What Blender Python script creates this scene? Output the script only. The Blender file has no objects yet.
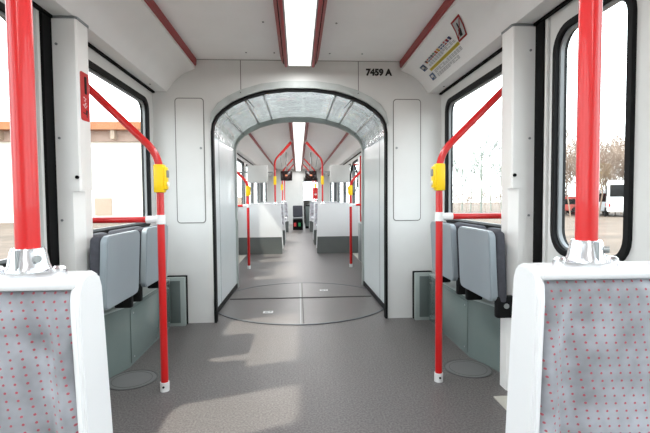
import bpy, bmesh, math, random
from mathutils import Vector, Matrix
from mathutils.geometry import tessellate_polygon
random.seed(7)
S = bpy.context.scene
C = S.collection
PI = math.pi

# ---------------------------------------------------------------- camera
def set_camera():
    cam = bpy.data.cameras.new('camera'); o = bpy.data.objects.new('camera', cam); C.objects.link(o)
    cam.sensor_width = 36; cam.lens = 434 * 36 / 650; cam.clip_start = .02; cam.clip_end = 500
    yaw, pitch, roll = math.radians(3.54), math.radians(2.47), .008
    fw = Vector((math.sin(yaw) * math.cos(pitch), math.cos(yaw) * math.cos(pitch), -math.sin(pitch)))
    r0 = Vector((math.cos(yaw), -math.sin(yaw), 0)); u0 = r0.cross(fw)
    r = r0 * math.cos(roll) - u0 * math.sin(roll); u = u0 * math.cos(roll) + r0 * math.sin(roll)
    m = Matrix((r, u, -fw)).transposed().to_4x4(); m.translation = Vector((-.025, 0, 1.05))
    o.matrix_world = m
    S.camera = o
set_camera()

# ---------------------------------------------------------------- sky, sun, exposure
W = bpy.data.worlds.new('sky'); S.world = W; W.use_nodes = True
SKY = 5.6
bg = W.node_tree.nodes['Background']
wn = W.node_tree
tc = wn.nodes.new('ShaderNodeTexCoord'); sp = wn.nodes.new('ShaderNodeSeparateXYZ')
cr = wn.nodes.new('ShaderNodeValToRGB')
wn.links.new(tc.outputs['Generated'], sp.inputs[0]); wn.links.new(sp.outputs['Z'], cr.inputs[0])
cr.color_ramp.elements[0].color = (.93, .965, 1, 1); cr.color_ramp.elements[1].color = (.80, .89, 1, 1)
wn.links.new(cr.outputs[0], bg.inputs[0]); bg.inputs[1].default_value = SKY
sun = bpy.data.lights.new('sun', 'SUN'); sun.energy = 7; sun.angle = math.radians(1.6); sun.color = (1, .93, .82)
so = bpy.data.objects.new('sun', sun); C.objects.link(so)
so.rotation_euler = Vector((1.22, .42, -1.80)).to_track_quat('-Z', 'Y').to_euler()
S.view_settings.view_transform = 'Standard'; S.view_settings.look = 'None'
S.view_settings.gamma = 1; S.view_settings.use_curve_mapping = False
S.view_settings.exposure = 0.0
LAMP_FACE = 1.25      # radiance of the lamp diffusers
LAMP_POWER = 8.5     # watts per metre of lamp

# ---------------------------------------------------------------- materials
def lin(c):
    out = []
    for v in c:
        v /= 255
        out.append(v / 12.92 if v <= .04045 else ((v + .055) / 1.055) ** 2.4)
    return (*out, 1)
MATS = {}
def mat(name, rgb, rough=.5, metal=0, vary=.04, scale=6, bump=0, bscale=60, coat=0, spec=.5):
    if name in MATS: return MATS[name]
    m = bpy.data.materials.new(name); m.use_nodes = True; n = m.node_tree; b = n.nodes['Principled BSDF']
    col = lin(rgb)
    b.inputs['Roughness'].default_value = rough; b.inputs['Metallic'].default_value = metal
    b.inputs['Coat Weight'].default_value = coat; b.inputs['Specular IOR Level'].default_value = spec
    t = n.nodes.new('ShaderNodeTexCoord'); ns = n.nodes.new('ShaderNodeTexNoise')
    ns.inputs['Scale'].default_value = scale; ns.inputs['Detail'].default_value = 3
    n.links.new(t.outputs['Object'], ns.inputs['Vector'])
    r = n.nodes.new('ShaderNodeValToRGB')
    r.color_ramp.elements[0].position = .3; r.color_ramp.elements[1].position = .7
    r.color_ramp.elements[0].color = (*[c * (1 - vary) for c in col[:3]], 1)
    r.color_ramp.elements[1].color = (*[min(1, c * (1 + vary)) for c in col[:3]], 1)
    n.links.new(ns.outputs['Fac'], r.inputs[0]); n.links.new(r.outputs[0], b.inputs['Base Color'])
    if bump:
        n2 = n.nodes.new('ShaderNodeTexNoise'); n2.inputs['Scale'].default_value = bscale
        n.links.new(t.outputs['Object'], n2.inputs['Vector'])
        bp = n.nodes.new('ShaderNodeBump'); bp.inputs['Strength'].default_value = bump; bp.inputs['Distance'].default_value = .01
        n.links.new(n2.outputs['Fac'], bp.inputs['Height']); n.links.new(bp.outputs[0], b.inputs['Normal'])
    MATS[name] = m
    return m
def emis(name, rgb, strength):
    m = bpy.data.materials.new(name); m.use_nodes = True; n = m.node_tree; b = n.nodes['Principled BSDF']
    b.inputs['Base Color'].default_value = lin(rgb); b.inputs['Emission Color'].default_value = lin(rgb)
    b.inputs['Emission Strength'].default_value = strength; b.inputs['Roughness'].default_value = .4
    MATS[name] = m; return m
WALL = mat('wall_white', (216, 217, 215), .42, vary=.02)
CEIL = mat('ceiling_white', (247, 247, 247), .5, vary=.015)
COVE = mat('cove_white', (238, 238, 237), .32, vary=.015)
COLM = mat('column_white', (236, 236, 234), .4, vary=.015)
PLAST = mat('shell_plastic', (222, 223, 224), .3, vary=.01, coat=.2)
RED = mat('red_enamel', (200, 10, 12), .34, vary=.02, coat=.3)
DRED = mat('dark_red_trim', (150, 38, 40), .42, vary=.05)
SIGNRED = mat('sign_red', (190, 30, 30), .4)
BLACK = mat('black_rubber', (17, 18, 19), .6, vary=.1, spec=.2)
SEAL = mat('black_seal', (10, 11, 12), .8, vary=.1, spec=.15)
CAB = mat('grey_green_panel', (110, 123, 120), .16, vary=.03, coat=.3)
CABD = mat('dark_grey_panel', (88, 98, 96), .35, vary=.03)
CABT = mat('cabinet_top', (150, 160, 157), .3, vary=.03)
SEATG = mat('seat_grey', (140, 150, 156), .35, vary=.02)
SEATD = mat('seat_dark_fabric', (66, 67, 74), .9, vary=.12, scale=40)
CHROME = mat('polished_metal', (222, 222, 225), .24, 1, vary=.03)
METAL = mat('brushed_metal', (150, 155, 155), .4, .6)
WPL = mat('white_plastic', (232, 232, 232), .35)
YEL = mat('yellow_plastic', (255, 214, 10), .35, vary=.02)
GREY = mat('mid_grey_plastic', (128, 132, 134), .4)
LINE = mat('joint_line', (130, 130, 127), .7)
RING = mat('ring_plastic', (172, 178, 176), .6, vary=.14, scale=9)
HOOD = mat('hood_plastic', (122, 128, 125), .16, vary=.2, scale=7, bump=1.0, bscale=6, coat=.5)
SIDE = mat('tunnel_side_white', (226, 232, 233), .3, vary=.015, bump=.05, bscale=4, coat=.15)
SCREEN = mat('dark_screen', (40, 26, 26), .15)
BLUE = mat('sticker_blue', (78, 108, 150), .5); YST = mat('sticker_yellow', (228, 208, 80), .5)
GST = mat('sticker_grey', (176, 178, 180), .5); WST = mat('sticker_white', (236, 236, 236), .4)
BST = mat('sticker_black', (30, 30, 30), .5); RST = mat('sticker_red', (190, 50, 50), .5)
OST = mat('sticker_orange', (222, 150, 50), .5); DBL = mat('sticker_dark_blue', (50, 60, 120), .5)
GRN = mat('marker_green', (40, 150, 90), .5)
LAMP = emis('lamp_diffuser', (255, 254, 250), LAMP_FACE)

def floor_mat():
    m = mat('floor_vinyl', (98, 94, 93), .38, vary=.05, scale=1.5, bump=.12, bscale=900)
    n = m.node_tree; b = n.nodes['Principled BSDF']
    src = b.inputs['Base Color'].links[0].from_socket
    t = n.nodes.new('ShaderNodeTexCoord'); ns = n.nodes.new('ShaderNodeTexNoise'); ns.inputs['Scale'].default_value = 105
    ns.inputs['Detail'].default_value = 2
    n.links.new(t.outputs['Object'], ns.inputs['Vector'])
    mr = n.nodes.new('ShaderNodeMapRange'); mr.inputs[1].default_value = .35; mr.inputs[2].default_value = .65
    mr.inputs[3].default_value = .62; mr.inputs[4].default_value = 1.38
    n.links.new(ns.outputs['Fac'], mr.inputs[0])
    mx = n.nodes.new('ShaderNodeMix'); mx.data_type = 'RGBA'; mx.blend_type = 'MULTIPLY'; mx.inputs[0].default_value = 1
    n.links.new(src, mx.inputs[6]); n.links.new(mr.outputs[0], mx.inputs[7]); n.links.new(mx.outputs[2], b.inputs['Base Color'])
    return m
FLOOR = floor_mat()

def fabric_mat():
    m = mat('dotted_velour', (190, 192, 198), .85, vary=.42, scale=15)
    n = m.node_tree; b = n.nodes['Principled BSDF']; L = n.links
    b.inputs['Sheen Weight'].default_value = .4
    src = b.inputs['Base Color'].links[0].from_socket
    t = n.nodes.new('ShaderNodeTexCoord'); s = n.nodes.new('ShaderNodeSeparateXYZ')
    L.new(t.outputs['Object'], s.inputs[0])
    def M(op, a, bb=None):
        q = n.nodes.new('ShaderNodeMath'); q.operation = op
        for i, v in enumerate((a, bb)):
            if v is None: continue
            if isinstance(v, (int, float)): q.inputs[i].default_value = v
            else: L.new(v, q.inputs[i])
        return q.outputs[0]
    P = .0155
    row = M('FLOOR', M('DIVIDE', s.outputs['Z'], P * .78))
    off = M('MULTIPLY', row, .12)
    u = M('SUBTRACT', M('FRACT', M('ADD', M('DIVIDE', s.outputs['X'], P), off)), .5)
    v = M('SUBTRACT', M('FRACT', M('DIVIDE', s.outputs['Z'], P * .78)), .5)
    d = M('SQRT', M('ADD', M('POWER', u, 2), M('POWER', M('MULTIPLY', v, .8), 2)))
    k = M('LESS_THAN', d, .122)
    mx = n.nodes.new('ShaderNodeMix'); mx.data_type = 'RGBA'; L.new(M('MULTIPLY', k, .8), mx.inputs[0])
    L.new(src, mx.inputs[6]); mx.inputs[7].default_value = lin((222, 70, 88))
    L.new(mx.outputs[2], b.inputs['Base Color'])
    return m
FABRIC = fabric_mat()

def glass_mat():
    m = bpy.data.materials.new('window_glass'); m.use_nodes = True; n = m.node_tree; n.nodes.clear()
    o = n.nodes.new('ShaderNodeOutputMaterial'); mx = n.nodes.new('ShaderNodeMixShader')
    tr = n.nodes.new('ShaderNodeBsdfTransparent'); tr.inputs[0].default_value = (.95, .97, .96, 1)
    gl = n.nodes.new('ShaderNodeBsdfGlossy'); gl.inputs['Roughness'].default_value = .03
    lw = n.nodes.new('ShaderNodeLayerWeight'); lw.inputs[0].default_value = .5
    pw = n.nodes.new('ShaderNodeMath'); pw.operation = 'POWER'; pw.inputs[1].default_value = 5
    ml = n.nodes.new('ShaderNodeMath'); ml.operation = 'MULTIPLY_ADD'; ml.inputs[1].default_value = .4; ml.inputs[2].default_value = .02
    n.links.new(lw.outputs['Facing'], pw.inputs[0]); n.links.new(pw.outputs[0], ml.inputs[0])
    n.links.new(ml.outputs[0], mx.inputs[0]); n.links.new(tr.outputs[0], mx.inputs[1]); n.links.new(gl.outputs[0], mx.inputs[2])
    n.links.new(mx.outputs[0], o.inputs[0]); return m
GLASS = glass_mat()

# ---------------------------------------------------------------- mesh builder
class MB:
    def __init__(s): s.bm = bmesh.new()
    def box(s, x0, x1, y0, y1, z0, z1, bev=0, seg=2):
        b = bmesh.new()
        bmesh.ops.create_cube(b, size=1)
        for v in b.verts:
            v.co = ((x0 + x1) / 2 + v.co.x * (x1 - x0), (y0 + y1) / 2 + v.co.y * (y1 - y0), (z0 + z1) / 2 + v.co.z * (z1 - z0))
        if bev: bmesh.ops.bevel(b, geom=b.edges[:], offset=bev, segments=seg, affect='EDGES', profile=.5)
        bmesh.ops.recalc_face_normals(b, faces=b.faces[:])
        s.add(b); return s
    def add(s, b, M=None):
        mp = {}
        for v in b.verts: mp[v] = s.bm.verts.new(M @ v.co if M else v.co)
        for f in b.faces:
            try: s.bm.faces.new([mp[v] for v in f.verts])
            except ValueError: pass
        b.free()
    def tube(s, pts, r, n=12, cap=True):
        pts = [Vector(p) for p in pts]; rr = r if isinstance(r, (list, tuple)) else [r] * len(pts)
        rings = []; up = None
        for i, p in enumerate(pts):
            t = (pts[min(i + 1, len(pts) - 1)] - pts[max(i - 1, 0)]).normalized()
            if up is None:
                up = Vector((0, 0, 1)) if abs(t.z) < .9 else Vector((1, 0, 0))
            a = t.cross(up).normalized(); b = a.cross(t).normalized(); up = b
            rings.append([s.bm.verts.new(p + (a * math.cos(2 * PI * k / n) + b * math.sin(2 * PI * k / n)) * rr[i]) for k in range(n)])
        for i in range(len(rings) - 1):
            for k in range(n):
                s.bm.faces.new((rings[i][k], rings[i][(k + 1) % n], rings[i + 1][(k + 1) % n], rings[i + 1][k]))
        if cap: s.bm.faces.new(rings[0][::-1]); s.bm.faces.new(rings[-1])
        return s
    def lathe(s, prof, c=(0, 0, 0), n=24, sx=1, sy=1):
        rings = []
        for r, z in prof:
            rings.append([s.bm.verts.new((c[0] + r * sx * math.cos(2 * PI * k / n), c[1] + r * sy * math.sin(2 * PI * k / n), c[2] + z)) for k in range(n)])
        for i in range(len(rings) - 1):
            for k in range(n):
                s.bm.faces.new((rings[i][k], rings[i][(k + 1) % n], rings[i + 1][(k + 1) % n], rings[i + 1][k]))
        if prof[0][0] > 1e-5: s.bm.faces.new(rings[0][::-1])
        if prof[-1][0] > 1e-5: s.bm.faces.new(rings[-1])
        return s
    def prism(s, outer, holes, mp, d0, d1):
        """polygon (u,v) with holes extruded between depths d0, d1; mp(u,v,d)->xyz"""
        loops = [outer] + list(holes)
        flat = [p for l in loops for p in l]
        A = [s.bm.verts.new(mp(p[0], p[1], d0)) for p in flat]; B = [s.bm.verts.new(mp(p[0], p[1], d1)) for p in flat]
        q = bmesh.new(); V = [q.verts.new((p[0], p[1], 0)) for p in flat]; q.verts.index_update(); k = 0
        for l in loops:
            for i in range(len(l)): q.edges.new((V[k + i], V[k + (i + 1) % len(l)]))
            k += len(l)
        bmesh.ops.triangle_fill(q, edges=q.edges[:], use_beauty=True, normal=(0, 0, 1))
        tris = [[v.index for v in f.verts] for f in q.faces]; q.free()
        for t in tris:
            for V in (A, B):
                try: s.bm.faces.new([V[i] for i in t])
                except ValueError: pass
        k = 0
        for l in loops:
            n = len(l)
            for i in range(n):
                a, b = k + i, k + (i + 1) % n
                try: s.bm.faces.new((A[a], A[b], B[b], B[a]))
                except ValueError: pass
            k += n
        bmesh.ops.recalc_face_normals(s.bm, faces=s.bm.faces[:])
        return s
    def grid(s, rows, close=False):
        V = [[s.bm.verts.new(p) for p in r] for r in rows]
        for i in range(len(V) - 1):
            for j in range(len(V[i]) - 1):
                s.bm.faces.new((V[i][j], V[i][j + 1], V[i + 1][j + 1], V[i + 1][j]))
        return s
    def build(s, name, m, parent=None, org=None, smooth=40, flip=False):
        if parent is not None: org = parent['_o'] if '_o' in parent.keys() else (0, 0, 0)
        org = Vector(org) if org is not None else Vector((0, 0, 0))
        for v in s.bm.verts: v.co -= org
        me = bpy.data.meshes.new(name)
        if not flip: bmesh.ops.recalc_face_normals(s.bm, faces=s.bm.faces[:])
        s.bm.to_mesh(me); s.bm.free()
        for p in me.polygons: p.use_smooth = True
        me.set_sharp_from_angle(angle=math.radians(smooth))
        me.materials.append(m)
        o = bpy.data.objects.new(name, me); C.objects.link(o)
        o['_o'] = list(org)
        if parent is not None: o.parent = parent
        else: o.location = org
        return o
def rrect(u0, u1, v0, v1, r, n=6):
    P = []
    for cx, cy, a0 in ((u1 - r, v1 - r, 0), (u0 + r, v1 - r, 90), (u0 + r, v0 + r, 180), (u1 - r, v0 + r, 270)):
        for k in range(n + 1):
            a = math.radians(a0 + 90 * k / n); P.append((cx + r * math.cos(a), cy + r * math.sin(a)))
    return P
def empty(name, loc):
    o = bpy.data.objects.new(name, None); C.objects.link(o); o.location = loc; o['_o'] = list(loc); o.empty_display_size = .1; return o
def tag(o, label, cat, group=None, kind=None):
    o['label'] = label; o['category'] = cat
    if group: o['group'] = group
    if kind: o['kind'] = kind
    return o
def struct(o): o['kind'] = 'structure'; return o
def copy_tree(o, parent=None):
    c = o.copy(); C.objects.link(c)
    if parent is not None: c.parent = parent
    for ch in list(o.children): copy_tree(ch, c)
    return c
MID = 4.44
def turned(o, label=None, group=None):
    """copy turned half a turn about the middle of the gangway: the far car repeats the near one"""
    c = copy_tree(o); l = o.location
    c.location = (-l.x, 2 * MID - l.y, l.z); c.rotation_euler = (0, 0, o.rotation_euler.z + PI)
    if label: c['label'] = label
    if group: c['group'] = group
    return c
def shifted(o, dy, label=None):
    c = copy_tree(o); c.location.y += dy
    if label: c['label'] = label
    return c
def bend(pts, r, n=6):
    """polyline with rounded corners"""
    pts = [Vector(p) for p in pts]; out = [pts[0]]
    for i in range(1, len(pts) - 1):
        a = (pts[i - 1] - pts[i]).normalized(); b = (pts[i + 1] - pts[i]).normalized()
        p0 = pts[i] + a * r; p2 = pts[i] + b * r
        for k in range(n + 1):
            t = k / n; out.append(p0 * (1 - t) ** 2 + pts[i] * 2 * t * (1 - t) + p2 * t * t)
    out.append(pts[-1]); return out

# ---------------------------------------------------------------- shell of the two cars
HW = 1.21; ZC = 2.2; Y0 = -3.2; YP = 3.69; YF = 2 * MID - YP; YE = 17.4
struct(MB().box(-1.26, 1.26, Y0 - .05, YE + 3, -.06, 0).build('floor', FLOOR))
struct(MB().box(-.93, .93, Y0, YP + .02, ZC, ZC + .04).build('ceiling', CEIL))
struct(MB().box(-.93, .93, YF - .02, YE, ZC, ZC + .04).build('ceiling_far', CEIL))

# side openings: (y0, y1, kind)
WZ0, WZ1 = .83, 1.845
def side_layout():
    near = [(-2.95, -1.75, 'w'), (-1.55, -.35, 'w'), (-.15, .62, 'w'), (2.34, 3.575, 'w')]
    far = [(2 * MID - b, 2 * MID - a, k) for a, b, k in [near[3]]]
    far += [(8.35, 9.75, 'w'), (10.05, 11.55, 'w'), (11.85, 13.35, 'w'), (15.0, 16.6, 'w')]
    return near, far
near, far = side_layout()
DOORS_N = [(.80, 2.10)]; DOORS_F = [(2 * MID - 2.10, 2 * MID - .80), (13.55, 14.85)]
wi = 0; di = 0
def window(s, y0, y1, z0, z1, r, root_name, fw=.034):
    """fixed window: black rubber frame with a pane as child"""
    mp = lambda u, v, d: (s * (HW + d), u, v)
    fr = MB().prism(rrect(y0, y1, z0, z1, r), [rrect(y0 + fw, y1 - fw, z0 + fw, z1 - fw, r - fw * .6)], mp, -.008, .05).build(root_name, BLACK)
    MB().prism(rrect(y0 + fw * .7, y1 - fw * .7, z0 + fw * .7, z1 - fw * .7, r - fw * .5), [], mp, .028, .034).build('pane', GLASS, fr)
    MB().prism(rrect(y0 + fw - .002, y1 - fw + .002, z0 + fw - .002, z1 - fw + .002, r - fw * .6),
               [rrect(y0 + fw + .012, y1 - fw - .012, z0 + fw + .012, z1 - fw - .012, r - fw * .8)], mp, .012, .028).build('inner_seal', GREY, fr)
    return struct(fr)
for s, nm in ((-1, 'left'), (1, 'right')):
    for part, (ya, yb, wins, doors) in {'': (Y0, YP + .05, near, DOORS_N), 'far_': (YF - .05, YE + 3, far, DOORS_F)}.items():
        outer = [(ya, 0)]
        for a, b in doors: outer += [(a, 0), (a, 1.94), (b, 1.94), (b, 0)]
        outer += [(yb, 0), (yb, ZC + .04), (ya, ZC + .04)]
        holes = [rrect(a + .004, b - .004, WZ0 + .004, WZ1 - .004, .09) for a, b, k in wins]
        w = MB().prism(outer, holes, lambda u, v, d: (s * (HW + d), u, v), 0, .06).build('wall_' + part + nm, WALL); struct(w)
        for a, b, k in wins:
            wi += 1; window(s, a, b, WZ0, WZ1, .095, 'window_%d' % wi)
        for a, b in doors:
            m_ = (a + b) / 2
            for (p, q) in ((a + .004, m_ - .004), (m_ + .004, b - .004)):
                di += 1; c0, c1 = p + .09, q - .05
                zt = 1.84
                leaf = MB().prism([(p, .015), (q, .015), (q, 1.935), (p, 1.935)], [rrect(c0 + .003, c1 - .003, .775, zt, .11)],
                                  lambda u, v, d: (s * (HW + d), u, v), .012, .05).build('door_%d' % di, WALL)
                struct(leaf)
                mp = lambda u, v, d: (s * (HW + d), u, v)
                MB().prism(rrect(c0, c1, .77, zt + .005, .115), [rrect(c0 + .026, c1 - .026, .796, zt - .021, .095)], mp, -.006, .052).build('window_frame', BLACK, leaf)
                MB().prism(rrect(c0 + .02, c1 - .02, .79, zt - .015, .1), [], mp, .03, .036).build('pane', GLASS, leaf)
                MB().prism(rrect(c0 + .024, c1 - .024, .794, zt - .019, .096), [rrect(c0 + .038, c1 - .038, .808, zt - .033, .085)], mp, .012, .03).build('inner_seal', GREY, leaf)
                if q < b - .1: MB().box(s * (HW + .002), s * (HW + .016), q - .022, q + .002, .02, 1.93).build('edge_seal', SEAL, leaf)

# end walls
def arch(half=None, dz=0, dx=0):
    H = [(.735, 0), (.735, .8), (.737, 1.6), (.728, 1.67), (.695, 1.735), (.64, 1.79), (.56, 1.845), (.455, 1.895), (.30, 1.94), (.12, 1.962)]
    # offset outward by dz/dx (rough)
    pts = []
    for i, (x, z) in enumerate(H):
        t = min(1, max(0, (z - 1.5) / .4))
        pts.append((x + dx * (1 - t * .3), z + dz * t))
    return [(-x, z) for x, z in pts] + [(x, z) for x, z in reversed(pts)]
A0 = arch(dz=0, dx=0)
wall_poly = [(-HW, 0)] + A0[:] + [(HW, 0), (HW, ZC + .02), (-HW, ZC + .02)]
def endwall(name, y0, y1):
    return struct(MB().prism(wall_poly, [], lambda u, v, d: (u, d, v), y0, y1).build(name, WALL))
endwall('wall_front', YP, YP + .05); endwall('wall_far_front', YF - .05, YF)
struct(MB().box(-HW, HW, Y0 - .05, Y0, 0, ZC).build('wall_back', WALL))
struct(MB().prism([(-HW, 0), (.20, 0), (.20, 1.86), (.78, 1.86), (.78, 0), (HW, 0), (HW, ZC), (-HW, ZC)], [], lambda u, v, d: (u, d, v), YE, YE + .05).build('wall_far', WALL))
struct(MB().prism([(-1.26, 0), (1.26, 0), (1.26, 2.2), (-1.26, 2.2)], [rrect(.1, .9, .95, 1.8, .1)], lambda u, v, d: (u, d, v), YE + 2.95, YE + 3).build('wall_cab_end', WALL))
struct(MB().box(-1.26, 1.26, YE, YE + 3, ZC, ZC + .04).build('ceiling_cab', CEIL))

# cove panels, red strips
PROF = [(.862, 2.2), (.862, 2.125), (.885, 2.112), (.93, 2.094), (.97, 2.072), (1.01, 2.040), (1.045, 2.002), (1.075, 1.96), (1.095, 1.935), (1.21, 1.935)]
ti = 0
for s in (-1, 1):
    for ya, yb in ((Y0, YP), (YF, YE)):
        ti += 1
        poly = PROF + [(1.21, 2.2)]
        struct(MB().prism(poly, [], lambda u, v, d: (s * u, d, v), ya + .001, yb - .001).build('trim_%d' % ti, COVE, smooth=28))
        ti += 1
        struct(MB().prism([(.846, 2.199), (.850, 2.150), (.862, 2.146), (.868, 2.15), (.868, 2.199)], [], lambda u, v, d: (s * u, d, v), ya + .002, yb - .003).build('trim_%d' % ti, DRED))
        ti += 1   # black gap below the cove
        struct(MB().box(s * 1.19, s * 1.2095, ya + .002, yb - .002, 1.922, 1.9345).build('trim_%d' % ti, SEAL))
# wall seams on the end wall
for x in (-.49, .495):
    ti += 1
    struct(MB().box(x - .0035, x + .0035, YP - .0012, YP + .001, 1.93, 2.199).build('trim_%d' % ti, LINE))
ti += 1
struct(MB().box(-.845, .845, YP - .003, YP + .001, 2.196, 2.2).build('trim_%d' % ti, LINE))
# door seals next to the columns and sill plates
for s in (-1, 1):
    for y in (2.085, 2 * MID - 2.165):
        ti += 1; struct(MB().box(s * 1.2, s * 1.212, y + (.035 if y < 4 else -.03), y + (.11 if y < 4 else .045), 0.0, 1.93, .004).build('trim_%d' % ti, SEAL))
    ti += 1; struct(MB().box(s * .985, s * 1.2, .82, 2.17, 0, .006).build('trim_%d' % ti, mat('sill_plate', (190, 188, 178), .5)))
    ti += 1; struct(MB().box(s * .985, s * 1.2, 2 * MID - 2.17, 2 * MID - .82, 0, .006).build('trim_%d' % ti, MATS['sill_plate']))
side_name = {-1: 'left', 1: 'right'}

# ---------------------------------------------------------------- ceiling lamps
def lamp(y0, y1, n, label):
    t = empty('ceiling_lamp', (0, y0, 2.2)); tag(t, label, 'ceiling light', 'ceiling light strips')
    MB().box(-.098, .098, y0, y1, 2.118, 2.198).build('housing', GREY, t)
    L = (y1 - y0) / n
    for k in range(n):
        MB().box(-.088, .088, y0 + k * L + (.02 if n > 5 else .006), y0 + (k + 1) * L - (.02 if n > 5 else .006), 2.104, 2.117, .004).build('diffuser', LAMP, t)
        a = bpy.data.lights.new('tube_light', 'AREA'); a.shape = 'RECTANGLE'; a.size = .16; a.size_y = L - .02
        a.energy = LAMP_POWER * L; a.color = (1, 1, 1)
        ao = bpy.data.objects.new('tube_light', a); C.objects.link(ao); ao.parent = t; ao.location = (0, (k + .5) * L, 2.100 - 2.2)
    for s in (-1, 1):
        MB().prism([(.099, 2.112), (.112, 2.108), (.122, 2.118), (.126, 2.138), (.134, 2.138), (.146, 2.160), (.158, 2.199), (.099, 2.199)], [],
                   lambda u, v, d: (s * u, d, v), y0 - .03, y1 + .05).build('red_rail', DRED, t)
        MB().box(s * .1245, s * .1305, y0 - .03, y1 + .052, 2.134, 2.139).build('rail_groove', SEAL, t)
    MB().box(-.099, .099, y1, y1 + .018, 2.11, 2.199, .006).build('end_cap', WPL, t)
    return t
lamp(-3.0, 3.53, 3, 'long glowing white light strip between dark red rails on the nearest ceiling')
lamp(5.35, 17.2, 10, 'white panelled light strip receding along the ceiling beyond the gangway')

# ---------------------------------------------------------------- gangway tunnel
g = empty('gangway_tunnel', (0, YP, 0)); tag(g, 'glossy pale grey gangway tunnel arch joining the two tram cars', 'gangway')
def loft(path0, path1, y0, y1, th=.004, ny=5, wob=0):
    """strip between two (x,z) paths at y0 and y1"""
    mb = MB(); rows = []
    for j in range(ny + 1):
        t = j / ny
        rows.append([(a[0] * (1 - t) + b[0] * t, y0 + (y1 - y0) * t, a[1] * (1 - t) + b[1] * t) for a, b in zip(path0, path1)])
    mb.grid(rows)
    r = bmesh.ops.solidify(mb.bm, geom=mb.bm.faces[:], thickness=th)
    return mb
def dense(P, n=8):
    out = []
    for a, b in zip(P, P[1:]):
        for k in range(n): t = k / n; out.append((a[0] + (b[0] - a[0]) * t, a[1] + (b[1] - a[1]) * t))
    out.append(P[-1]); return out
F = arch(dx=.018, dz=-.004)               # front path
Bk = arch(dx=.03, dz=.03)                 # back path
YT0, YT1 = YP + .06, YF - .05
# side panels and arch plates: cut the half path in pieces
n = len(F)
segs = [(2, 3, 4, 5), (5, 6, 7), (7, 8), (8, 9, 10, 11), (11, 12), (12, 13, 14), (14, 15, 16, 17)]
for i, sg in enumerate(segs):
    a = [F[k] for k in sg]; b = [Bk[k] for k in sg]
    off = .004 if i % 2 else -.003
    a = [(x, z + off) for x, z in a]; b = [(x, z + off) for x, z in b]
    loft(dense(a, 3), dense(b, 3), YT0, YT1, .006).build('arch_panel', HOOD, g, smooth=60)
for k in (5, 7, 8, 11, 12, 14):           # raised folds between the arch plates
    pa, pb = F[k], Bk[k]
    MB().tube([(pa[0] * .985, YT0 + .01, pa[1] - .012), (pb[0] * .985 , YT1 - .01, pb[1] - .012)], .011, 6).build('fold_bead', HOOD, g)
for s in (-1, 1):
    def slant(y0, y1, z0, z1, t0, t1):
        X = lambda y: .778 - .022 * (y - YP) / 1.45
        return MB().prism([(X(y0) - t0, y0), (X(y1) - t0, y1), (X(y1) + t1, y1), (X(y0) + t1, y0)], [], lambda u, v, d: (s * u, v, d), z0, z1)
    slant(YP + .06, YT1, .05, 1.61, 0, .008).build('side_panel', SIDE, g)
    slant(YP + .06, YT1, 0, .05, .010, .008).build('kick_strip', BLACK, g)
    slant(YP + .50, YP + .506, .05, 1.6, .002, .002).build('panel_joint', GREY, g)
# black rubber gasket round the opening
def ringband(P, Q, y0, y1, name, m, parent):
    # P outer path, Q inner path: open band in the XZ plane with thickness
    poly = P + Q[::-1]
    return MB().prism(poly, [], lambda u, v, d: (u, d, v), y0, y1).build(name, m, parent)
ringband(arch(dx=.006, dz=.003), arch(dx=-.014, dz=-.012), YP - .012, YP + .05, 'gasket', BLACK, g)
# pale outer ring above the gasket
up = [p for p in arch(dx=.006, dz=.002) if p[1] > 1.62]
mp_ = len(up)
outr = []
for x, z in up:
    w = .012 + .046 * min(1, max(0, (z - 1.66) / .12)) * (1 if True else 0)
    d = Vector((x * .9, z - 1.15)).normalized()
    outr.append((x + d.x * w * .9, z + d.y * w))
ringband(outr, up, YP - .035, YP + .01, 'outer_ring', RING, g)
for sx in (-1, 1):
    MB().prism([(sx * .415, 1.909), (sx * .50, 1.873), (sx * .52, 1.918), (sx * .435, 1.955)], [], lambda u, v, d: (u, d, v), YP - .040, YP - .034).build('joint_plate', RING, g)
    MB().tube([(sx * .492, YP - .004, 1.945), (sx * .492, YP - .040, 1.925), (sx * .45, YP - .030, 1.885), (sx * .43, YP + .5, 1.91)], .0035, 6).build('joint_line', SEAL, g)
# inner flange at the far end
ringband(arch(dx=.03, dz=.03), arch(dx=-.0, dz=-.022), YT1 - .012, YT1 + .03, 'rear_flange', mat('flange_grey', (184, 190, 187), .3, coat=.3), g)

# turntable floor
tt = empty('turntable_floor', (0, MID, 0)); tag(tt, 'round grey turntable floor plate in the gangway between the cars', 'floor plate')
MB().lathe([(.885, 0), (.885, .004), (0, .004)], (0, MID, 0), 96).build('plate', mat('plate_vinyl', (98, 94, 93), .36, vary=.05, bump=.1, bscale=800), tt)
def ring(c, r0, r1, z0, z1, n=96):
    mb = MB()
    mb.prism([(r1 * math.cos(2 * PI * k / n), r1 * math.sin(2 * PI * k / n)) for k in range(n)], [[(r0 * math.cos(2 * PI * k / n), r0 * math.sin(2 * PI * k / n)) for k in range(n)]],
             lambda u, v, d: (c[0] + u, c[1] + v, d), z0, z1)
    return mb
ring((0, MID), .872, .892, .0, .0065).build('rim', mat('rim_grey', (92, 98, 104), .35, .4), tt)
MB().box(-.74, .74, 4.50, 4.535, .004, .009, .002).build('cross_joint', mat('joint_dark', (62, 60, 60), .6), tt)
for dx in (-.012, .012):
    MB().box(dx - .004, dx + .004, MID - .87, MID + .87, .004, .007).build('centre_joint', MATS['joint_dark'] if dx > 0 else METAL, tt)
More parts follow.
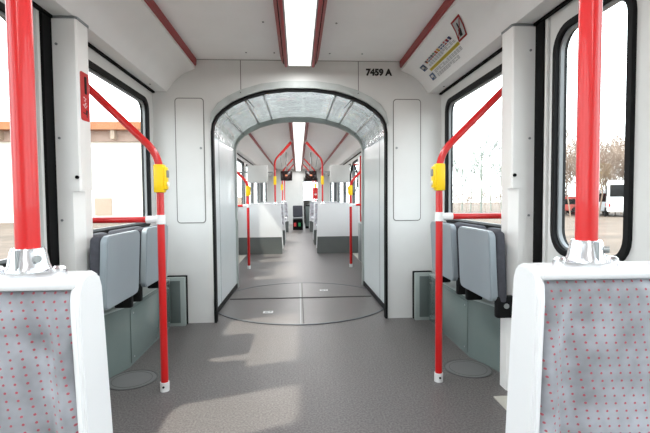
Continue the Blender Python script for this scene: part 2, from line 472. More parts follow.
for i, (x, y) in enumerate(((-.31, 3.97), (.255, 4.86))):
    st = MB().box(x - .045, x + .045, y - .035, y + .035, .004, .0062).build('warning_sticker', WST, tt)
    MB().box(x - .028, x + .004, y - .016, y + .012, .0061, .0068).build('sticker_print', GREY, st)
    MB().box(x + .012, x + .032, y - .006, y + .018, .0061, .0068).build('sticker_print', GREY, st)

# ---------------------------------------------------------------- end wall fittings
for s, lx in ((-1, (-1.034, -.795)), (1, (.79, 1.033))):
    t = empty('access_panel', (sum(lx) / 2, YP, .84)); tag(t, 'tall white flush access panel on the end wall, %s of the gangway' % side_name[s], 'access panel', 'end wall access panels')
    MB().prism(rrect(lx[0], lx[1], .845, 1.885, .03), [rrect(lx[0] + .008, lx[1] - .008, .853, 1.877, .024)], lambda u, v, d: (u, d, v), YP - .002, YP + .001).build('gap', LINE, t)
    MB().prism(rrect(lx[0] + .008, lx[1] - .008, .853, 1.877, .024), [], lambda u, v, d: (u, d, v), YP - .006, YP + .001).build('panel', WALL, t)
    lz = 1.47; xx = lx[1] - .03 if s < 0 else lx[0] + .03
    mb = MB(); mb.tube([(xx, YP - .012, lz), (xx, YP - .002, lz)], .01, 12); mb.build('lock', METAL, t)
def text_mesh(body, size, m, name, M, parent=None, thick=.0):
    cu = bpy.data.curves.new(name, 'FONT'); cu.body = body; cu.size = size; cu.extrude = .0008; cu.offset = thick
    o = bpy.data.objects.new(name, cu); C.objects.link(o)
    dg = bpy.context.evaluated_depsgraph_get(); me = bpy.data.meshes.new_from_object(o.evaluated_get(dg))
    bpy.data.objects.remove(o)
    me.transform(M); me.materials.clear(); me.materials.append(m)
    r = bpy.data.objects.new(name, me); C.objects.link(r)
    if parent is not None: r.parent = parent
    return r
cn = text_mesh('7459 A', .074, BST, 'car_number', Matrix.Rotation(PI / 2, 4, 'X'), thick=.0042)
cn.location = (.560, YP - .002, 2.083); tag(cn, 'black car number 7459 A on the white end wall', 'number')
for s in (-1, 1):
    x0, x1 = sorted((s * .962, s * 1.115))
    t = empty('corner_vent_box', ((x0 + x1) / 2, YP, 0)); tag(t, 'low grey vented box at the foot of the end wall, %s corner' % side_name[s], 'vent box', 'corner vent boxes')
    MB().box(x0, x1, 3.60, YP - .001, 0, .405, .006).build('housing', CABT, t)
    MB().box(x0 - .004, x1 + .004, 3.64, YP - .001, 0, .411, .006).build('edge_gap', SEAL, t)
    a = x0 + .035; b = x1 - .035
    MB().box(a, b, 3.594, 3.602, .03, .38, .003).build('grille', CABD, t)

# ---------------------------------------------------------------- columns
def column(s):
    t = empty('door_column', (s * 1.15, 2.27, 0)); tag(t, 'white column beside the %s tram door' % side_name[s], 'column', 'door columns')
    o_ = lambda P, z0, z1: MB().prism(P, [], lambda u, v, d: (s * u, v, d), z0, z1)
    o_([(1.209, 2.20), (1.092, 2.20), (1.084, 2.208), (1.084, 2.315), (1.094, 2.325), (1.209, 2.325)], 1.10, 1.928).build('upper_casing', COLM, t)
    o_([(1.209, 2.202), (1.125, 2.202), (1.088, 2.245), (1.088, 2.315), (1.096, 2.323), (1.209, 2.323)], 0, 1.10).build('lower_casing', COLM, t)
    o_([(1.209, 2.196), (1.09, 2.196), (1.08, 2.206), (1.08, 2.32), (1.094, 2.328), (1.209, 2.328)], 1.922, 1.934).build('top_gasket', GREY, t)
    o_([(1.15, 2.199), (1.092, 2.199), (1.084, 2.207), (1.084, 2.25)], 1.092, 1.101).build('corner_ledge', COLM, t)
    for z in (.62, .95, 1.35, 1.80):
        mb = MB(); mb.tube([(s * 1.178, 2.199, z), (s * 1.178, 2.194, z)], .006, 10); mb.build('screw', GREY, t)
    mb = MB(); mb.tube([(s * 1.10, 2.20, 1.16), (s * 1.10, 2.192, 1.16)], .009, 10); mb.build('key_switch', SEAL, t)
    return t
cols = {s: column(s) for s in (-1, 1)}
cols[-1]['label'] = 'white column beside the left tram door, red emergency sign on it'
cols[1]['label'] = 'plain white column beside the right tram door'
for s in (-1, 1): turned(cols[s], 'white door column beyond the gangway, on the %s' % side_name[-s])
t = empty('alarm_sign', (-1.084, 2.285, 1.45)); tag(t, 'red emergency plate on the left white column', 'emergency sign')
MB().prism(rrect(2.243, 2.328, 1.452, 1.69, .012), [], lambda u, v, d: (-d, u, v), 1.075, 1.084).build('plate', SIGNRED, t)
MB().prism(rrect(2.280, 2.302, 1.585, 1.672, .006), [], lambda u, v, d: (-d, u, v), 1.0735, 1.0755).build('slot', BLACK, t)
mb = MB()
for (y, z) in ((2.268, 1.575), (2.276, 1.56), (2.284, 1.57), (2.275, 1.54), (2.283, 1.548)): mb.box(-1.0742, -1.0755, y, y + .01, z - .012, z - .006)
mb.tube([(-1.0748, 2.262, 1.53), (-1.0748, 2.285, 1.515), (-1.0748, 2.30, 1.53)], .0022, 5)
mb.build('white_print', WST, t)
mb = MB()
mb.tube([(-1.0748, 2.262, 1.49), (-1.0748, 2.29, 1.485), (-1.0748, 2.29, 1.505), (-1.0748, 2.31, 1.50)], .003, 5)
mb.box(-1.0742, -1.0755, 2.295, 2.303, 1.47, 1.5)
mb.build('black_print', BST, t)

for c in t.children:
    c.location.y -= .022; c.location.x -= .006; c.location.z -= .008
# ---------------------------------------------------------------- red door-side grab rails
def grab_rail(s):
    X, Y = s * .765, 2.39
    t = empty('grab_rail', (X, Y, 0)); tag(t, 'red upright grab pole with slanted top bar, %s side just before the gangway' % side_name[s], 'grab rail', 'red upright grab poles with slanted bar')
    MB().tube(bend([(X, Y, .03), (X, Y, 1.285), (s * 1.205, Y, 1.72)], .09, 8), .0195, 20).build('pole', RED, t)
    MB().tube([(X, Y, .94), (s * 1.205, Y, .94)], .0165, 16).build('side_rail', RED, t)
    j = MB(); j.tube([(X, Y, .915), (X, Y, .965)], .0245, 20); j.tube([(X + s * .01, Y, .94), (X + s * .075, Y, .94)], .0205, 16)
    j.build('joint_clamp', WPL, t)
    f = MB().tube([(X, Y, 0), (X, Y, .05)], .0245, 20).build('foot_socket', WPL, t)
    mb = MB(); mb.tube([(X, Y - .024, .028), (X, Y - .028, .028)], .006, 10); mb.build('screw', SEAL, f)
    for z in (.94, 1.715):
        MB().tube([(s * 1.195, Y, z), (s * 1.208, Y, z)], .032, 20).build('wall_flange', CHROME, t)
    b = MB().box(X - .026, X + .026, Y - .028, Y + .028, 1.085, 1.235, .006).build('button_box', YEL, t)
    x0, x1 = sorted((X - s * .024, X - s * .040))
    MB().box(x0, x1, Y - .024, Y + .024, 1.10, 1.222, .006).build('button_plate', YEL, b)
    x0, x1 = sorted((X - s * .038, X - s * .046))
    MB().box(x0, x1, Y - .018, Y + .018, 1.165, 1.205, .005).build('sensor', GREY, b)
    mb = MB(); mb.tube([(X - s * .040, Y, 1.13), (X - s * .047, Y, 1.13)], .012, 18); mb.build('push_button', WPL, b)
    return t
rails = {s: grab_rail(s) for s in (-1, 1)}
for s in (-1, 1): turned(rails[s], 'red grab pole with slanted top bar, %s side beyond the gangway' % side_name[-s])

# ---------------------------------------------------------------- tip-up seats and their base cabinets
def tip_seat(s, y0, y1, label):
    t = empty('tip_up_seat', (s * 1.06, (y0 + y1) / 2, .42)); tag(t, label, 'seat', 'grey tip-up seats along the side walls')
    # hard shell, slightly tilted: bottom is closer to the wall at the rear
    mb = MB().prism(rrect(y0, y1, .50, .870, .038), [], lambda u, v, d: (d, u, v), -.022, .016)
    bmesh.ops.bevel(mb.bm, geom=[e for e in mb.bm.edges if len(e.link_faces) == 2 and e.calc_face_angle(0) > 1.2], offset=.006, segments=3, affect='EDGES')
    for v in mb.bm.verts: v.co.x = s * (.974 + v.co.x + (.862 - v.co.z) * .05)
    mb.build('seat_shell', SEATG, t)
    mb = MB(); mb.box(-.026, .026, y0 - .004, y1 + .004, .49, .870, .022, 4)
    for v in mb.bm.verts: v.co.x = s * (1.016 + v.co.x + (.862 - v.co.z) * .05)
    mb.build('seat_cushion', SEATD, t)
    mb = MB(); mb.box(-.04, .04, max(y0, 2.345), y1 - .0, .43, .860, .028, 4)
    for v in mb.bm.verts: v.co.x = s * (1.162 + v.co.x)
    mb.build('backrest', SEATD, t)
    for y in (y0 + .0, y1 - .04):
        a, b = sorted((s * 1.0, s * 1.10))
        h = MB().box(a, b, y, y + .04, .415, .53, .01).build('hinge_bracket', BLACK, t)
        mb = MB(); mb.tube([(s * 1.05, y - .003, .48), (s * 1.05, y + .043, .48)], .014, 12); mb.build('pivot', METAL, h)
    return t
def seat_base(s):
    t = empty('seat_base_cabinet', (s * 1.14, 3.0, 0)); tag(t, 'long low grey-green base cabinet under the %s tip-up seats' % side_name[s], 'cabinet', 'base cabinets under tip-up seats')
    curve = [(1.085, 3.60), (1.085, 2.74), (1.098, 2.70), (1.13, 2.60), (1.16, 2.50), (1.175, 2.40), (1.209, 2.40), (1.209, 3.60)]
    MB().prism(curve, [], lambda u, v, d: (s * u, v, d), 0, .385).build('body', CAB, t)
    top = [(1.078, 3.60), (1.078, 2.738), (1.09, 2.695), (1.122, 2.60), (1.152, 2.50), (1.168, 2.385), (1.209, 2.385), (1.209, 3.60)]
    MB().prism(top, [], lambda u, v, d: (s * u, v, d), .386, .398).build('lid', CABT, t)
    # plain front sheet with a groove
    a, b = sorted((s * 1.078, s * 1.084))
    MB().box(a, b, 2.76, 3.585, .02, .36, .002).build('front_sheet', CAB, t)
    for y, z in ((2.80, .05), (2.80, .33), (3.55, .05), (3.55, .33)):
        mb = MB(); mb.tube([(s * 1.079, y, z), (s * 1.075, y, z)], .006, 8); mb.build('screw', METAL, t)
    return t
for s in (-1, 1):
    nm = side_name[s]
    a = tip_seat(s, 2.17, 2.61, 'grey folded tip-up seat beside the %s white column' % nm)
    b = tip_seat(s, 2.725, 3.165, 'grey folded tip-up seat on the %s, the one nearer the end wall' % nm)
    c = seat_base(s)
    om = side_name[-s]
    turned(a, 'grey folded tip-up seat beyond the gangway, %s side, farther one' % om); turned(b, 'grey folded tip-up seat just beyond the gangway, %s side' % om)
    turned(c, 'low grey base cabinet beyond the gangway, %s side' % om)
    # floor hatch
    h = empty('floor_hatch', (s * 1.0, 2.58, 0)); tag(h, 'round floor hatch beside the foot of the %s red pole' % nm, 'floor hatch', 'round floor hatches')
    MB().lathe([(.132, 0), (.132, .003), (0, .003)], (s * 1.0, 2.55, 0), 48).build('lid', mat('hatch_grey', (112, 112, 112), .3, vary=.04), h)
    ring((s * 1.0, 2.55), .134, .142, 0, .004, 48).build('rim', mat('rim_thin', (84, 84, 84), .4), h)
    ring((s * 1.0, 2.55), .108, .112, .003, .0038, 48).build('groove', MATS['rim_thin'], h)

# ---------------------------------------------------------------- bench backs with partition shells
def bench(s, label):
    t = empty('bench_seat', (s * .78, .66, 0)); tag(t, label, 'bench seat', 'dotted bench seats in white shells')
    # shell with a splayed aisle edge, seen from the front as an XZ outline
    P = [(.324, .32), (.350, .905), (.355, .920), (.368, .934), (1.195, .934), (1.195, .32)]
    mb = MB().prism(P, [], lambda u, v, d: (s * u, d, v), .672, .728)
    mb.build('shell', PLAST, t, smooth=30)
    Q = [(.628, .10), (.645, .885), (.649, .912), (.660, .931), (.680, .938), (.705, .938), (.722, .930), (.729, .91), (.729, .10)]
    mb = MB().prism(Q, [], lambda u, v, d: (s * (d + (.93 - v) * -.044), u, v), .347, .361)
    bmesh.ops.bevel(mb.bm, geom=[e for e in mb.bm.edges if len(e.link_faces) == 2 and e.calc_face_angle(0) > 1.2], offset=.005, segments=3, affect='EDGES')
    mb.build('side_cheek', PLAST, t)
    MB().box(*sorted((s * .352, s * 1.195)), .650, .690, .917, .9345, .007, 3).build('top_lip', PLAST, t)
    rows = []; nx, nz = 60, 30
    for j in range(nz + 1):
        v = j / nz; z = .45 + v * .466; row = []
        for i in range(nx + 1):
            u = (i / nx) ** 1.5; x = .353 + u * .83
            e = min(u, 1 - u) * .83; dz = (1 - v) * .466
            bol = .014 * math.exp(-((e - .022) / .016) ** 2)
            edge = .012 * (max(0, 1 - e / .012)) ** 2
            tp = .016 * max(0, 1 - dz / .018) ** 2
            y = .659 - bol * min(1, dz / .05) + .010 * math.exp(-((e - .055) / .02) ** 2) - .012 * min(1, e / .3) + edge + tp - .015 * (1 - v)
            row.append((s * x - (0 if e > .05 else s * .044 * dz * .8), .652 + (y - .652) * min(1, dz / .09) + (.01 * max(0, 1 - dz / .006)), z))
        rows.append(row)
    mb = MB().grid(rows); bmesh.ops.solidify(mb.bm, geom=mb.bm.faces[:], thickness=.012)
    mb.build('back_cushion', FABRIC, t, smooth=80)
    mb = MB(); mb.box(*sorted((s * .37, s * 1.19)), .12, .60, .40, .47, .03, 4); mb.build('seat_cushion', FABRIC, t)
    MB().box(*sorted((s * .39, s * 1.195)), .16, .62, .33, .40, .01).build('seat_pan', PLAST, t)
    MB().prism([(.33, 0), (.322, .33), (1.195, .33), (1.195, 0)], [], lambda u, v, d: (s * u, d, v), .50, .72).build('plinth', mat('plinth_grey', (92, 96, 94), .45), t)
    return t
benches = {s: bench(s, 'dotted grey seat back in white shell, %s foreground' % side_name[s]) for s in (-1, 1)}
def bench_pole(s, label):
    X, Y = (s * .452 if s > 0 else s * .439), .690
    t = empty('ceiling_pole', (X, Y, .93)); tag(t, label, 'grab pole', 'red poles rising from the seat shells')
    MB().tube(bend([(X, Y, .95), (X, Y, 1.76), (s * .135, Y, 2.115)], .08, 8), .0168, 28).build('pole', RED, t)
    c = MB(); c.lathe([(.031, 0), (.031, .004), (.028, .010), (.0245, .030), (.0225, .036), (.0165, .036)], (X, Y, .941), 32); c.build('collar', CHROME, t)
    f = MB().prism([(X + .056 * math.cos(a) , Y + .022 * math.sin(a)) for a in [2 * PI * k / 32 for k in range(32)]], [], lambda u, v, d: (u, v, d), .933, .942).build('flange', CHROME, t)
    for dx in (-.045, .045):
        mb = MB(); mb.lathe([(.010, 0), (.010, .004), (.006, .008), (0, .008)], (X + dx, Y, .941), 16); mb.build('bolt', CHROME, f)
    mb = MB(); mb.tube([(X + .018, Y - .014, .962), (X + .026, Y - .020, .962)], .0055, 12); mb.build('set_screw', METAL, t)
    mb = MB(); mb.box(X - .0012, X + .0012, Y - .0305, Y - .02, .943, .976); mb.build('split_line', METAL, t)
    MB().tube([(s * .135 + s * .012, Y, 2.10), (s * .13, Y, 2.118)], .028, 20).build('ceiling_flange', CHROME, t)
    return t
poles = {s: bench_pole(s, 'thick red pole in chrome socket on the %s foreground seat shell' % side_name[s]) for s in (-1, 1)}
# far car: the same benches turned round, then more bays
for s in (-1, 1):
    sd = side_name[-s]
    turned(benches[s], 'white partition with dark grey foot behind the red pole, %s side beyond the gangway' % sd)
    p = turned(poles[s], 'red ceiling pole on the first partition beyond the gangway, %s side' % sd)
    # one that faces back to the camera, one turned away
    for k, y in enumerate((9.15, 12.9)):
        c = shifted(benches[s], y, 'bench seat facing the camera in the far car, %s side, bay %s' % (side_name[s], ('nearest', 'farthest')[k]))
        c['label'] = 'narrow grey bench seat edge along the far aisle, %s side, %s bay' % (side_name[s], ('nearer', 'farther')[k])
    c = turned(benches[s], 'narrow grey bench seat back to back with another in the far car, %s side' % sd); c.location.y += 1.85
    q = shifted(poles[s], 11.0, 'red pole with yellow button box down the far aisle, %s side, second from the gangway' % side_name[s])
    q2 = shifted(poles[s], 12.95, 'red ceiling pole farthest down the aisle, %s side' % side_name[s])
    X = s * .453; Y = 11.685
    bb = MB().box(X - .026, X + .026, Y - .03, Y + .03, 1.26, 1.42, .008).build('button_box', YEL, q, org=None)
    bb.location = (0, 0, 0)
    # correct the local frame of the box (its pole was shifted)
    for v in bb.data.vertices: v.co -= Vector((0, 11.0, 0))
    pb = MB().box(-.028, .028, -.028, .028, .37, .53, .008).build('button_box', YEL, org=(0, 0, 0)); pb.parent = p
    mbk = MB().tube(bend([(s * 0.36, 8.36, 1.86), (s * .13, 8.36, 2.115)], .01), .014, 10).build('hanging_bar', RED, org=(0, 8.36, 0))
    tag(mbk, 'short slanted red bar beside the %s first ceiling pole of the far car' % side_name[s], 'bar', 'short slanted red bars')
    st = MB().tube([(s * .36, 8.36, 1.85), (s * .34, 8.36, 1.74), (s * .325, 8.36, 1.64)], .005, 6).build('strap', GREY, org=(0, 8.36, 0)); st.parent = mbk; st.location = (0, 0, 0)
# red emergency box on the far right pole
t = empty('emergency_box', (.453, 11.62, 1.05)); tag(t, 'red box with white mark on the far right aisle pole', 'emergency box')
MB().box(.39, .50, 11.56, 11.64, 1.02, 1.32, .01).build('body', SIGNRED, t)
mb = MB().box(.415, .475, 11.555, 11.561, 1.13, 1.16); mb.box(.437, .453, 11.555, 11.561, 1.115, 1.175); mb.build('white_mark', WST, t)

# ---------------------------------------------------------------- fittings of the far car
for s in (-1, 1):
    x0, x1 = sorted((s * .575, s * .95))
    t = empty('hanging_display', (s * .78, 8.1, 1.36)); tag(t, 'pale grey hanging display box in the far car, %s side' % side_name[s], 'display', 'pale hanging display boxes')
    MB().box(x0, x1, 8.04, 8.16, 1.335, 1.655, .012).build('casing', mat('display_casing', (200, 201, 199), .4), t)
    MB().box(x0 + .02, x1 - .02, 8.158, 8.165, 1.40, 1.64, .003).build('screen', SCREEN, t)
    MB().tube([(x0 - .09 if s > 0 else x1 + .09, 8.1, 1.53), (x1 if s > 0 else x0, 8.1, 1.53)], .012, 8).build('bracket', METAL, t)
    MB().tube([((x1 if s > 0 else x0), 8.1, 1.53), (s * 1.208, 8.1, 1.53)], .016, 8).build('wall_arm', METAL, t)
    x0, x1 = sorted((s * .165, s * .455))
    t = empty('ceiling_monitor', (s * .3, 11.0, 1.5)); tag(t, 'small dark screen hanging %s of the aisle in the far car' % side_name[s], 'monitor', 'dark hanging monitors')
    MB().box(x0, x1, 11.0, 11.06, 1.49, 1.73, .01).build('casing', BLACK, t)
    MB().box(x0 + .015, x1 - .015, 10.994, 11.001, 1.51, 1.715, .002).build('screen', SCREEN, t)
    mb = MB().box(s * .31 - .03, s * .31 + .03, 10.990, 10.994, 1.60, 1.64); mb.build('lit_mark', emis('screen_text_%s' % side_name[s], (190, 120, 90), .6), t)
    MB().tube([(s * .31, 11.03, 1.73), (s * .31, 11.03, 2.2)], .014, 8).build('hanger', METAL, t)
# equipment cabinet with red edge, right
t = empty('equipment_cabinet', (1.08, 7.2, 0)); tag(t, 'tall narrow white cabinet with red edging beyond the gangway, right side', 'cabinet')
MB().box(.985, 1.185, 6.98, 7.28, 0, .62, .008).build('metal_base', METAL, t)
MB().box(.985, 1.185, 6.98, 7.28, .625, 1.74, .008).build('upper_casing', WALL, t)
for z0, z1 in ((.66, 1.72),):
    MB().prism([(.975, z0), (1.18, z0), (1.18, z1), (.975, z1)], [[(.995, z0 + .02), (1.16, z0 + .02), (1.16, z1 - .02), (.995, z1 - .02)]], lambda u, v, d: (u, d, v), 6.966, 6.981).build('red_edging', RED, t)
mb = MB()
mb.tube([(.935, 7.6, 1.62), (.90, 7.6, 1.45), (.90, 7.6, 1.25), (.96, 7.6, 1.10), (1.02, 7.6, 1.25), (1.03, 7.6, 1.45), (.97, 7.6, 1.62)], .014, 8)
o = mb.build('cable_loop', BLACK, org=(.96, 7.6, 1.1)); tag(o, 'black cable loop hanging behind the red-edged cabinet', 'cable')
mb = MB(); mb.tube([(.955, 7.6, 1.62), (1.2, 7.6, 1.66)], .014, 8); k = mb.build('bracket', RED, o); 
# seat and box at the far end of the aisle
t = empty('aisle_end_seat', (-.07, 14.3, 0)); tag(t, 'dark seat at the far end of the aisle, with red and green marks', 'seat')
mb = MB(); mb.box(-.20, .13, 14.42, 14.52, .42, .80, .03, 3); mb.build('backrest', SEATD, t)
mb = MB(); mb.box(-.20, .13, 14.2, 14.5, .36, .42, .02, 3); mb.build('seat', GREY, t)
MB().box(-.20, .13, 14.22, 14.5, 0, .36, .01).build('base', SEAL, t)
MB().box(-.17, -.09, 14.212, 14.221, .12, .24, .003).build('red_mark', RST, t)
MB().box(-.02, .05, 14.212, 14.221, .12, .24, .003).build('green_mark', GRN, t)
t = empty('end_locker', (.34, 15.0, 0)); tag(t, 'narrow dark locker at the far end, right of the dark seat', 'locker')
MB().box(.22, .42, 14.9, 15.2, 0, .82, .01).build('body', BLACK, t)
MB().box(.24, .40, 14.89, 14.901, .08, .76, .004).build('door', CABD, t)
MB().box(.385, .392, 14.88, 14.892, .4, .5, .002).build('handle', METAL, t)

# ---------------------------------------------------------------- stickers on the right cove
def cove_pt(u, y, off=.0):
    """u = 0..1 along the sloping part of the cove, returns a point just below its surface"""
    P = PROF[1:9]; L = [0]
    for a, b in zip(P, P[1:]): L.append(L[-1] + math.hypot(b[0] - a[0], b[1] - a[1]))
    d = u * L[-1]
    for i in range(len(P) - 1):
        if d <= L[i + 1] + 1e-9:
            k = (d - L[i]) / (L[i + 1] - L[i]); a, b = P[i], P[i + 1]
            x = a[0] + (b[0] - a[0]) * k; z = a[1] + (b[1] - a[1]) * k
            nx, nz = -(b[1] - a[1]), (b[0] - a[0]); q = math.hypot(nx, nz)
            return Vector((x - abs(nx) / q * off, y, z - abs(nz) / q * off))
    return Vector((P[-1][0], y, P[-1][1]))
def decal(poly, m, name, parent, off=.0025):
    """poly: list of (u, y) corners (4), laid on the curved cove"""
    mb = MB(); n = 6; rows = []
    for j in range(n + 1):
        r = []
        for i in range(3):
            a = [poly[0][c] + (poly[1][c] - poly[0][c]) * i / 2 for c in (0, 1)]; b = [poly[3][c] + (poly[2][c] - poly[3][c]) * i / 2 for c in (0, 1)]
            u = a[0] + (b[0] - a[0]) * j / n; y = a[1] + (b[1] - a[1]) * j / n
            r.append(cove_pt(u, y, off))
        rows.append(r)
    mb.grid(rows); bmesh.ops.solidify(mb.bm, geom=mb.bm.faces[:], thickness=.0008)
    return mb.build(name, m, parent)
def rect(u0, u1, y0, y1): return [(u0, y0), (u1, y0), (u1, y1), (u0, y1)]
#STICKERS
t = empty('notice_sticker', (.98, 3.0, 2.05)); tag(t, 'multilingual notice sticker with flags and yellow band on the right ceiling panel', 'sticker')
ys = [3.31 - i * .0455 for i in range(12)]
cols2 = [(BST, RST, OST), (RST, WST, DBL), (DBL, WST, RST), (BST, GST, RST), (GRN, WST, RST), (RST, OST, RST), (OST, YST, OST), (BLUE, WST, BLUE), (BLUE, WST, BLUE), (RST, WST, RST), (RST, RST, DBL), (DBL, DBL, BST)]
for i, y in enumerate(ys):
    for k in range(3):
        decal(rect(.325 + k * .028, .353 + k * .028, y - .032, y), cols2[i][k], 'flag_stripe', t)
decal(rect(.545, .615, 2.76, 3.36), YST, 'yellow_band', t)
for r, u in enumerate((.43, .46, .49, .65, .68, .71, .76, .79, .82)):
    for i, y in enumerate(ys):
        if (i * 7 + r * 3) % 11 == 0 or (r > 5 and i > 9): continue
        decal(rect(u, u + .016, y - .036, y), GST, 'text_line', t)
for (u, y) in ((.42, 3.41), (.74, 3.40)):
    ic = decal(rect(u - .085, u + .085, y - .045, y + .045), BLUE, 'pictogram', t)
    decal(rect(u - .05, u + .02, y - .02, y + .03), WST, 'pictogram_mark', ic, .0036)
    decal(rect(u + .03, u + .07, y - .04, y + .0), GST, 'pictogram_mark', ic, .0036)
t = empty('warning_sticker', (.93, 2.6, 2.1)); tag(t, 'white warning sticker with red border and slashed bottle symbol on right ceiling panel', 'sticker')
def sk(a, b, c, d):      # sub-rectangle of the slanted sticker, a..b across, c..d along
    f = lambda p, q: (.17 + p * .41, 2.49 + q * .135 + p * .135)
    return [f(a, c), f(b, c), f(b, d), f(a, d)]
decal(sk(0, 1, 0, 1), RST, 'red_border', t, .0022)
decal(sk(.09, .91, .12, .88), WST, 'white_field', t, .0034)
decal(sk(.50, .84, .38, .66), BST, 'bottle', t, .0044)
decal(sk(.22, .50, .46, .58), BST, 'bottle_neck', t, .0044)
q = sk(.09, .91, .12, .88)
decal([q[0], (q[0][0] + .04, q[0][1] + .012), q[2], (q[2][0] - .04, q[2][1] - .012)], RST, 'slash', t, .0052)

# small screws on cove and ceiling
for i, (x, y, z, nz) in enumerate([(-1.15, 3.45, 1.934, 1), (1.15, 3.45, 1.934, 1), (-.20, 3.5, 2.199, 1), (-.42, 3.5, 2.199, 1), (.50, 3.5, 2.199, 1), (.24, 2.9, 2.199, 1), (-.24, 2.9, 2.199, 1), (.24, 3.5, 2.199, 1)]):
    o = MB().tube([(x, y, z), (x, y, z - .004)], .007, 10).build('screw', GREY, org=(x, y, z)); tag(o, 'tiny grey screw head in the white ceiling panelling', 'screw', 'ceiling screws')

# ---------------------------------------------------------------- outside
GZ = -.45
def ground_mat():
    m = mat('gravel_ground', (92, 79, 68), .95, vary=.3, scale=1.2); n = m.node_tree
    return m
struct(MB().box(-90, 90, -60, 110, GZ - .1, GZ).build('ground', ground_mat()))
# long pale building with orange roof band, seen through the left windows
t = empty('building', (-20, 30, GZ)); tag(t, 'long white building with orange tiled roof outside the left window', 'building')
BW = mat('render_white', (222, 216, 205), .8); TILE = mat('orange_tile', (158, 102, 66), .8, vary=.15, scale=3); WOOD = mat('orange_door', (160, 140, 122), .8)
MB().box(-42, -6, 30, 38, GZ, 6.0).build('wall', BW, t)
MB().prism([(29.2, 5.6), (29.2, 6.1), (34, 6.6), (38.8, 6.1), (38.8, 5.6)], [], lambda u, v, d: (d, u, v), -43, -5).build('roof', TILE, t)
MB().box(-42.2, -5.8, 29.8, 30.01, 4.9, 5.6).build('frieze', mat('frieze_pink', (165, 140, 126), .8), t)
for k in range(20): MB().box(-41 + k * 1.8, -40.75 + k * 1.8, 29.3, 29.8, 5.0, 5.6).build('bracket', WOOD, t)
for k in range(9):
    MB().box(-40 + k * 4.4, -38.9 + k * 4.4, 29.93, 30.01, .0, 1.15).build('shutter', WOOD, t)
# bare trees
BARK = mat('bare_bark', (128, 114, 104), .9, vary=.15); BARKG = mat('grey_green_bark', (128, 136, 128), .9, vary=.15); SCR = mat('dry_scrub', (136, 118, 104), .9, vary=.2)
def tree_mesh(seed, h, m, levels=4, nb=5, name='tree_proto', spread=.55):
    rnd = random.Random(seed); mb = MB()
    def br(p, d, L, r, lv):
        q = p + d * L * .5 + Vector((rnd.uniform(-.06, .06), rnd.uniform(-.06, .06), 0)) * L; e = p + d * L
        mb.tube([p, q, e], [r, r * .8, r * .5], 4 if lv > 1 else 3, cap=False)
        if lv == 0: return
        for k in range(nb):
            f = rnd.uniform(.3, 1); a = rnd.uniform(0, 2 * PI); sp_ = rnd.uniform(spread * .6, spread * 1.3)
            nd = (d + Vector((math.cos(a), math.sin(a), rnd.uniform(-.1, .4))) * sp_).normalized()
            br(p + d * L * f, nd, L * rnd.uniform(.45, .68), r * .5, lv - 1)
    br(Vector((0, 0, 0)), Vector((0, 0, 1)), h * .5, h * .0095, levels)
    return mb
protoA = tree_mesh(3, 9, BARKG).build('bare_tree', BARKG, org=(0, 0, 0)); protoB = tree_mesh(11, 8, BARK, 4, 5).build('bare_tree', BARK, org=(0, 0, 0))
protoC = tree_mesh(23, 4.5, SCR, 4, 6, spread=.95).build('bare_shrub', SCR, org=(0, 0, 0))
kinds = [(protoA, []), (protoB, []), (protoC, [])]
def place(proto, x, y, sc, rz, label, cat, group, first):
    o = proto if first else proto.copy()
    if not first: C.objects.link(o)
    o.location = (x, y, GZ); o.scale = (sc, sc, sc); o.rotation_euler = (0, 0, rz); tag(o, label, cat, group)
first = [True, True, True]
# through the right main window (directions x/y about 0.37..0.47)
spots = [(.36, 42, .9), (.385, 46, 1.0), (.405, 40, .75), (.43, 37, 1.15), (.455, 44, .95), (.48, 48, 1), (.50, 41, .8), (.53, 45, 1), (.34, 50, 1.1), (.56, 43, .9)]
for i, (k, y, sc) in enumerate(spots):
    place(protoA, k * y, y, sc, i * 1.3, 'pale bare tree in the misty row outside the right window', 'tree', 'misty bare trees outside the right window', first[0]); first[0] = False
spots = [(.64, 34, 1.0), (.68, 38, 1.1), (.73, 33, .8), (.77, 36, 1.0), (.82, 35, .9), (.88, 33, 1.1), (.71, 45, 1.2), (.79, 47, 1.2), (.61, 40, 1.0), (.85, 44, 1.2)]
for i, (k, y, sc) in enumerate(spots):
    place(protoB, k * y, y, sc, i * 2.1, 'brownish bare tree outside the right door window', 'tree', 'bare trees outside the right door', first[1]); first[1] = False
for i in range(26):
    k = .58 + .014 * i; y = 30 + (i * 7 % 5)
    place(protoC, k * y, y, 1.15 + .14 * (i % 4), i * 1.7, 'low tangled bare shrub behind the parked vans outside the right door', 'shrub', 'bare shrubs outside the right door', first[2]); first[2] = False
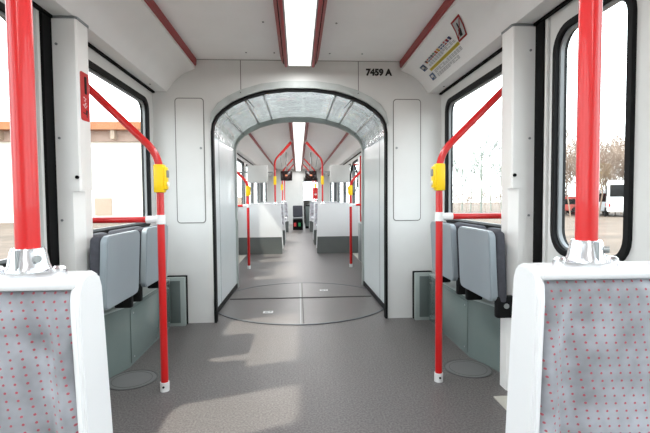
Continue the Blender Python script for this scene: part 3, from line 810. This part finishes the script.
for i in range(16):
    k = .33 + .016 * i; y = 36 + (i * 5 % 4)
    place(protoC, k * y, y, .45 + .06 * (i % 4), i * 1.1, 'low bare shrub under the misty trees outside the right window', 'shrub', 'low shrubs outside the right window', False)
# parked vehicles
def van(x, y, rz, h, w, L, m, label, cat='van'):
    t = empty('parked_van' if cat == 'van' else 'parked_car', (x, y, GZ)); tag(t, label, cat)
    t.rotation_euler = (0, 0, rz)
    def P(mb, name, mm):
        for v in mb.bm.verts: v.co += Vector((x, y, GZ))
        return mb.build(name, mm, t)
    prof = [(-L / 2, .35), (L / 2, .35), (L / 2, h * .5), (L / 2 - .6, h * .55), (L / 2 - 1.1, h), (-L / 2 + .1, h), (-L / 2, h * .9)]
    mb = MB().prism(prof, [], lambda u, v, d: (d, u, v), -w / 2, w / 2)
    bmesh.ops.bevel(mb.bm, geom=[e for e in mb.bm.edges if e.calc_face_angle(0) > .5], offset=.06, segments=2, affect='EDGES')
    P(mb, 'body', m)
    P(MB().box(-w / 2 + .15, w / 2 - .15, -L / 2 - .01, -L / 2 + .02, h * .55, h * .88, .01), 'rear_window', BLACK)
    for sx in (-1, 1):
        P(MB().box(sx * w / 2 - .012, sx * w / 2 + .012, -L / 2 + .5, L / 2 - 1.3, h * .58, h * .86, .01), 'side_window', BLACK)
        P(MB().box(sx * (w / 2 - .15) - .06, sx * (w / 2 - .15) + .06, -L / 2 - .02, -L / 2 + .02, .7, .95, .01), 'tail_light', RST)
        for yy in (-L / 2 + .8, L / 2 - .8):
            mb = MB(); mb.tube([(sx * w / 2 - .12, yy, .33), (sx * w / 2 + .02, yy, .33)], .33, 20); P(mb, 'wheel', BLACK)
    return t
VW = mat('van_white', (225, 228, 228), .4)
van(23.2, 30.0, -.6, 2.55, 1.7, 3.6, VW, 'tall white van parked outside the right door window')
van(23.0, 32.5, -.6, 1.9, 1.8, 4.0, mat('van_grey', (190, 196, 200), .4), 'lower pale van parked left of the tall white van outside')
van(20.5, 33.5, 1.2, 1.45, 1.7, 4.2, mat('car_red', (170, 70, 60), .4), 'small reddish car parked beside the vans outside', 'car')
for o in bpy.data.objects:
    if '_o' in o.keys(): del o['_o']
